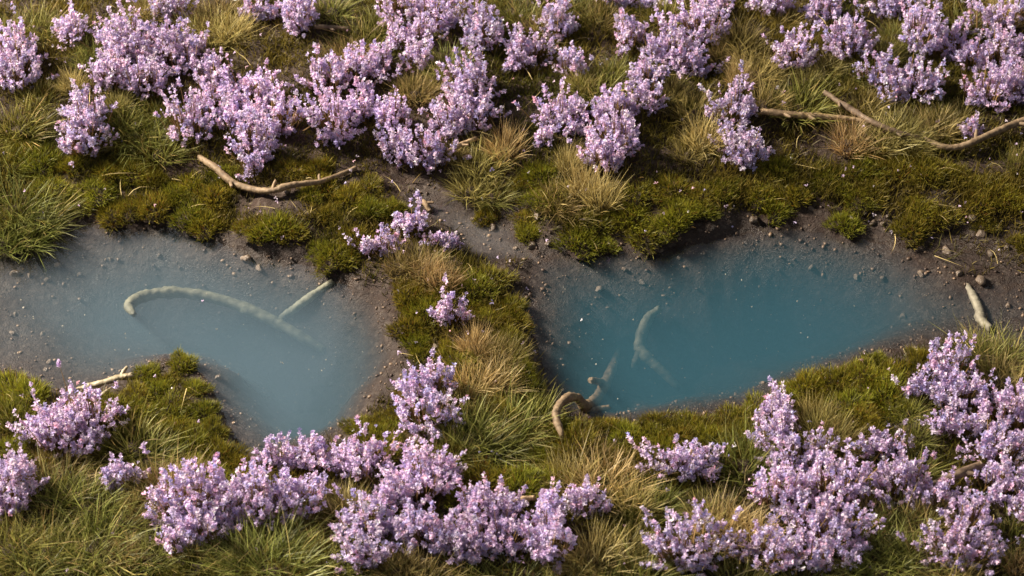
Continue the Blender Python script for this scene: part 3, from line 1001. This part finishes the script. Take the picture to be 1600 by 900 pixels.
base = np.stack([x, y, H(x, y) - 0.015], 1)
d = unit(np.stack([rng.normal(0.1, .55, n), rng.normal(0, .55, n), np.ones(n)], 1))
t = np.clip(0.5 + 2.2 * fbm(x, y, 0.9, 81, 3)[:, None] + rng.normal(0, .2, (n, 1)), 0, 1)
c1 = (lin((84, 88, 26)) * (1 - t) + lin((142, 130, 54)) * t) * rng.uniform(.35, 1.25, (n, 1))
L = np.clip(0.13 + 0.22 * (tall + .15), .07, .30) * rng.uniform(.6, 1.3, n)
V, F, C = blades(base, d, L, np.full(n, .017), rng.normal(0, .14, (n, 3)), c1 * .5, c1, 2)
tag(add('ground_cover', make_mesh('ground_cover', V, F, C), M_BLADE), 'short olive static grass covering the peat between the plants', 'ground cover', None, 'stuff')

# loose dry stalks lying about
n = 650
x = rng.uniform(-9, 9, n); y = rng.uniform(Y0 + 0.35, Y1 - .1, n)
kp = -field(dIn, x, y) > 0.12
x, y = x[kp], y[kp]; n = len(x)
a = rng.uniform(0, 6.28, n)
d = unit(np.stack([np.cos(a), np.sin(a), rng.uniform(0.0, .9, n)], 1))
c = np.tile(lin((196, 176, 120)), (n, 1)) * rng.uniform(.5, 1.2, (n, 1))
V, F, C = blades(np.stack([x, y, H(x, y) + .07], 1), d, rng.uniform(.15, .6, n), np.full(n, .012), np.stack([rng.normal(0, .2, n), rng.normal(0, .2, n), -d[:, 2] * .9], 1), c, c, 4)
tag(add('dry_stalk_litter', make_mesh('dry_stalk_litter', V, F, C), M_STEM), 'loose dry straw stalks lying among the plants', 'litter', None, 'stuff')

# fallen petals
n = 900
x = rng.uniform(-9, 9, n); y = rng.uniform(Y0 + 0.35, Y1 - .1, n)
kp = (rng.random(n) < np.where(field(dIn, x, y) > 0, 0.03, 0.8))
x, y = x[kp], y[kp]; n = len(x)
c = PAL[rng.choice(len(PAL), n, p=PW)]
V, F, C = florets(np.stack([x, y, np.maximum(H(x, y) + rng.uniform(.04, .16, n) * (field(dIn, x, y) < -.1), 0.0) + .012], 1), rng.uniform(.03, .065, n), c, None, 3)
tag(add('fallen_petals', make_mesh('fallen_petals', V, F, C), M_PETAL), 'lilac petals fallen on moss, mud and water', 'petals', None, 'stuff')

# pale dust specks on the pools
n = 1300
x = rng.uniform(-8.6, 8.6, n); y = rng.uniform(-4, 2.2, n)
kp = (field(dIn, x, y) > 0.1) & (rng.random(n) < 0.6)
x, y = x[kp], y[kp]; n = len(x)
V, F, C = florets(np.stack([x, y, np.full(n, 0.008)], 1), 0.008 + 0.022 * rng.random(n) ** 4, np.tile(lin((206, 200, 186)), (n, 1)), None, 3)
tag(add('dust', make_mesh('dust', V, F, C), M_PETAL), 'pale dust specks floating on both pools', 'dust', None, 'stuff')

# ----------------------------------------------------------------- gravel and pebbles
def ico(sub):
    import bmesh
    bm = bmesh.new()
    bmesh.ops.create_icosphere(bm, subdivisions=sub, radius=1.0)
    V = np.array([v.co[:] for v in bm.verts]); F = np.array([[v.index for v in f.verts] for f in bm.faces])
    bm.free()
    return V, F


IV1, IF1 = ico(1)
IV2, IF2 = ico(3)


def stone_shape(V, seed, amp):
    k = np.random.default_rng(seed).normal(size=(6, 3))
    r = 1 + amp * sum(np.sin(V @ k[j] * (1.2 + .5 * j) + j) for j in range(6)) / 3
    q = V * r[:, None]
    for j in range(4):      # chipped faces
        nrm = unit(k[j]); dd = q @ nrm
        q = q - np.outer(np.maximum(dd - .62, 0), nrm)
    return q


n = 15000
x = rng.uniform(-9.4, 9.4, n); y = rng.uniform(Y0 + 2, P(800, 230)[1], n)
di = field(dIn, x, y)
w = np.where(di > 0, smooth(1.6, 0.1, di) * .8, smooth(-.55, -.02, di))
kp = rng.random(n) < w
x, y = x[kp], y[kp]; n = len(x)
s = 0.008 + 0.030 * rng.random(n) ** 4
sv = [stone_shape(IV1, 100 + j, .3) for j in range(6)]
V = np.concatenate([sv[j % 6] * (s[j] * rng.uniform(.7, 1.4, 3)) * [1, 1, .7] + [x[j], y[j], H(x[j], y[j]) + s[j] * .25] for j in range(n)])
F = (np.arange(n)[:, None, None] * len(IV1) + IF1[None]).reshape(-1, 3)
t = rng.random((n, 1)) ** 1.5
c = lin((62, 48, 40)) * (1 - t) + lin((132, 110, 88)) * t
m_gr = leaf_material('gravel_grit', 0.45, 0.0, 0.0, 0.4)
tag(add('gravel', make_mesh('gravel', V, F, np.repeat(c, len(IV1), 0)), m_gr), 'fine brown gravel along the shores and pool beds', 'gravel', None, 'stuff')

PV = [make_mesh('pebble', stone_shape(IV2, 40 + j, .22), IF2, None, True) for j in range(6)]
PEB = [(1179, 344, 9), (1216, 346, 5), (1268, 326, 6), (1364, 348, 7), (1387, 338, 5), (1380, 350, 5), (1518, 342, 11), (1532, 366, 9), (1480, 392, 9), (1548, 398, 8), (1573, 388, 7), (1498, 428, 6), (1533, 438, 10),
       (1440, 428, 8), (1490, 322, 6), (1510, 320, 5), (1506, 274, 6), (833, 384, 8), (855, 381, 6), (806, 388, 6), (742, 342, 6), (770, 356, 8), (840, 338, 8), (951, 382, 7), (1031, 392, 5), (936, 450, 7), (1004, 436, 6), (976, 420, 5),
       (681, 544, 9), (697, 548, 6), (631, 497, 6), (629, 473, 5), (663, 576, 5), (24, 428, 8), (46, 430, 5), (75, 438, 6), (90, 414, 7), (125, 428, 6), (66, 522, 5), (20, 521, 6), (24, 491, 5), (78, 566, 6), (72, 578, 5), (386, 402, 10), (405, 415, 7),
       (248, 395, 5), (553, 663, 7), (340, 592, 7), (345, 680, 5), (810, 733, 9), (1000, 662, 7), (1430, 545, 6), (1575, 478, 6), (1412, 495, 6), (1260, 243, 6), (1255, 232, 5), (110, 345, 7), (75, 205, 8), (1004, 882, 8), (1120, 682, 7), (448, 300, 5),
       (1060, 402, 4), (1100, 395, 4), (1270, 402, 6), (1340, 420, 6), (1380, 430, 5)]
for i, (px, py, r_) in enumerate(PEB):
    p = G(px, py)
    s = r_ / 100 * 0.92
    o = add('pebble', PV[i % 6], M_PEBBLE, None, p + np.array([0, 0, s * .02]), rng.uniform(0, 6.28), (s * rng.uniform(.9, 1.25), s, s * .75))
    under = float(field(dIn, p[0], p[1])) > 0.12
    want_label(o, px, py, 'drowned tan pebble' if under else 'wet brown pebble', 'pebble', 'drowned pebbles' if under else 'pebbles on the mud')

# ----------------------------------------------------------------- twigs
def tube(pts, rad, seed, sides=12, sub=9, rough=.16):
    """bark tube through pts (n,3); rad per point"""
    r_ = np.random.default_rng(seed)
    pts = np.asarray(pts, float); rad = np.asarray(rad, float)
    q = np.concatenate([[2 * pts[0] - pts[1]], pts, [2 * pts[-1] - pts[-2]]])
    C, R = [], []
    for i in range(len(pts) - 1):
        a, b, c, d = q[i:i + 4]
        for k in range(sub):
            t = k / sub
            C.append(.5 * ((2 * b) + (c - a) * t + (2 * a - 5 * b + 4 * c - d) * t * t + (3 * b - a - 3 * c + d) * t ** 3))
            R.append(rad[i] * (1 - t) + rad[i + 1] * t)
    C.append(pts[-1]); R.append(rad[-1])
    C, R = np.array(C), np.array(R)
    C = C + r_.normal(0, .04, C.shape) * R[:, None]
    R = R * (1 + r_.normal(0, .03, len(R)))
    R = R * (1 + .10 * np.sin(np.arange(len(R)) * .55 + seed) * np.sin(np.arange(len(R)) * .21))
    knots = r_.random(len(R)) < .10
    R = np.where(knots, R * 1.25, R)
    R = np.convolve(np.pad(R, 2, mode='edge'), [.12, .22, .32, .22, .12], 'valid')
    T = unit(np.gradient(C, axis=0))
    up = np.array([0.1, 0.2, 1.0])
    A = unit(np.cross(T, up)); B = np.cross(A, T)
    V, F = [], []
    m = len(C)
    for i in range(m):
        for j in range(sides):
            th = 2 * math.pi * j / sides
            rr = R[i] * (1 + rough * (r_.random() - .5))
            V.append(C[i] + A[i] * math.cos(th) * rr + B[i] * math.sin(th) * rr)
    for i in range(m - 1):
        for j in range(sides):
            a, b = i * sides + j, i * sides + (j + 1) % sides
            F.append((a, b, b + sides)); F.append((a, b + sides, a + sides))
    for e, i in ((0, 0), (1, m - 1)):
        for j in range(sides): V[i * sides + j] = V[i * sides + j] + T[i] * R[i] * r_.uniform(-.9, .9)
        V.append(C[i] + T[i] * R[i] * (.1 if e else -.1)); c = len(V) - 1
        for j in range(sides):
            a, b = i * sides + j, i * sides + (j + 1) % sides
            F.append((c, a, b) if e else (c, b, a))
    return np.array(V), np.array(F)


def path(pts):
    """(photo x, y, height above the terrain) or, with a 4th value True, an absolute height"""
    out = []
    for p in pts:
        if len(p) == 4: out.append(P(p[0], p[1], p[2]))
        else:
            z = float(G(p[0], p[1])[2]) + p[2]
            for _ in range(4):
                q = P(p[0], p[1], z); z = float(H(q[0], q[1])) + p[2]
            out.append(P(p[0], p[1], z))
    return np.array(out)


def twig(name, m, pts, rad, label, cat, branches=(), seed=1, stubs=True):
    pts = path(pts)
    o0 = pts[0].copy()
    V, F = tube(pts - o0, np.array(rad) / 100 * (.95 if m is M_DROWN else .78), seed)
    root = add(name, make_mesh(name, V, F, None, True), m, None, o0)
    tag(root, label, cat)
    r_ = np.random.default_rng(seed + 500)
    for k in range(0 if m in (M_DROWN, M_SOAK) or not stubs else max(1, len(pts) // 3)):          # broken-off side stubs
        i = 1 + (3 * k + seed) % (len(pts) - 2)
        dr = unit(pts[i + 1] - pts[i]); sd = unit(np.cross(dr, [0, 0, 1.0])) * r_.choice([-1, 1])
        rr = rad[i] / 100
        q = np.array([pts[i], pts[i] + (dr * .8 + sd * 1.3 + [0, 0, .5]) * rr, pts[i] + (dr * 1.6 + sd * 2.2 + [0, 0, .9]) * rr])
        V, F = tube(q - o0, np.array([.55, .42, .28]) * rr, seed + 70 + k, 8, 4)
        add('stub', make_mesh('stub', V, F, None, True), m, root)
    for k, (bp, br) in enumerate(branches):
        V, F = tube(path(bp) - o0, np.array(br) / 100, seed + 31 + k)
        add('side_branch', make_mesh('side_branch', V, F, None, True), m, root)
    return root


A = True
twig('twig', M_BARK, [(312, 246, .06), (336, 262, .12), (362, 284, .14), (395, 296, .14), (425, 298, .14), (448, 291, .14), (472, 287, .14), (500, 284, .13), (525, 275, .1), (556, 262, .05)],
     [6.5, 7.5, 7, 6.5, 6.5, 6.5, 6, 5.5, 5, 4.5], 'long bent tan twig lying above the left pool', 'twig', seed=3)
twig('twig', M_BARK, [(1190, 174, .14), (1225, 177, .18), (1262, 181, .18), (1300, 183, .18), (1330, 186, .16), (1375, 196, .1)],
     [6.5, 7, 6.5, 6, 5.5, 5], 'straight brown twig lying level in the upper right', 'twig', seed=5)
twig('twig', M_DARKBARK, [(1288, 144, .16), (1312, 160, .2), (1338, 176, .2), (1362, 190, .2), (1400, 206, .15), (1440, 218, .1)],
     [5.5, 6, 6, 5.5, 6, 6], 'brown twig sloping down to the right across the straight one', 'twig', seed=8)
twig('twig', M_BARK, [(1440, 214, .08), (1468, 228, .14), (1495, 230, .16), (1525, 220, .18), (1560, 204, .2), (1590, 192, .2), (1625, 182, .2)],
     [5, 6.5, 7, 7, 7, 7.5, 7.5], 'curved brown twig running out of the right frame edge', 'twig', seed=9)
twig('twig', M_BARK, [(882, 692, .05), (877, 676, .16), (869, 655, .22), (872, 636, .26), (886, 622, .28), (902, 622, .24), (914, 634, .04, A), (930, 625, -.36, A), (945, 600, -.56, A), (958, 570, -.72, A), (966, 540, -.86, A)],
     [4.5, 6.5, 7.5, 8, 8.5, 9, 10, 11, 11, 9, 7], 'hooked twig arching from the grass down into the right pool', 'twig',
     [([(946, 600, -.58, A), (935, 596, -.36, A), (922, 594, -.16, A)], [5, 5.5, 5]), ([(914, 640, -.02, A), (930, 640, -.20, A), (952, 636, -.26, A)], [5, 5, 3.5])], seed=12, stubs=False)
twig('twig', M_DROWN, [(1030, 482, -.40, A), (1014, 496, -.50, A), (1003, 520, -.60, A), (1000, 545, -.68, A), (1018, 565, -.74, A), (1040, 585, -.82, A), (1060, 606, -.94, A)],
     [5, 8.5, 10, 10, 9, 7.5, 6], 'pale forked twig drowned in the middle of the right pool', 'twig',
     [([(1000, 545, -.68, A), (995, 562, -.76, A), (990, 576, -.88, A)], [8, 6.5, 5])], seed=15)
twig('twig', M_SOAK, [(1512, 448, -.02, A), (1522, 466, -.03, A), (1530, 484, -.03, A), (1533, 500, -.03, A), (1548, 514, .02, A)],
     [6, 9, 9.5, 10, 7], 'short pale twig lying in the shallow right end of the right pool', 'twig', seed=17)
twig('twig', M_DROWN, [(210, 492, -.14, A), (202, 478, -.18, A), (222, 464, -.24, A), (262, 457, -.28, A), (305, 460, -.33, A), (350, 470, -.39, A), (395, 487, -.46, A), (435, 506, -.54, A), (470, 526, -.63, A), (508, 548, -.76, A)],
     [3.5, 9.5, 9.5, 9.5, 9, 9.5, 9.5, 10, 8.5, 6], 'long pale curved twig drowned in the left pool', 'twig', seed=19)
twig('twig', M_DROWN, [(440, 496, -.60, A), (458, 484, -.42, A), (482, 466, -.24, A), (505, 450, -.12, A), (520, 440, -.02, A)],
     [6, 7, 7, 6, 5], 'short pale twig drowned at the upper right of the left pool', 'twig', seed=21)
twig('twig', M_PALE, [(112, 614, -.05, A), (140, 604, .0, A), (165, 597, .05, A), (188, 590, .08, A), (208, 586, .08)],
     [5, 7, 7, 6.5, 5.5], 'pale bleached driftwood at the tip of the left spit', 'twig', [([(186, 594, .06, A), (176, 606, .05, A), (160, 616, .05)], [4, 4, 3])], seed=23)
twig('twig', M_DARKBARK, [(1455, 760, .1), (1480, 748, .22), (1505, 738, .26), (1535, 726, .2)],
     [7, 8.5, 8.5, 8], 'thick half-buried brown twig among heather in the lower right', 'twig', seed=25)
twig('twig', M_BARK, [(796, 783, .14), (815, 780, .18), (835, 778, .16)], [4.5, 5, 4.5], 'short buried twig behind the bottom middle heather', 'twig', seed=27)
twig('twig', M_BARK, [(655, 312, .05), (664, 318, .1), (672, 330, .04)], [5, 5.5, 4.5], 'stubby tan twig end at the top of the grey seep', 'twig', seed=29)
twig('twig', M_DARKBARK, [(492, 42, .12), (515, 43, .16), (545, 45, .12)], [5, 5.5, 5], 'dark twig half hidden behind grass near the top edge', 'twig', seed=31)
twig('twig', M_BARK, [(700, 238, .2), (720, 226, .25), (745, 216, .2)], [5, 5, 4], 'tan twig showing between heather and golden tuft, upper middle', 'twig', seed=33)
settle_labels()
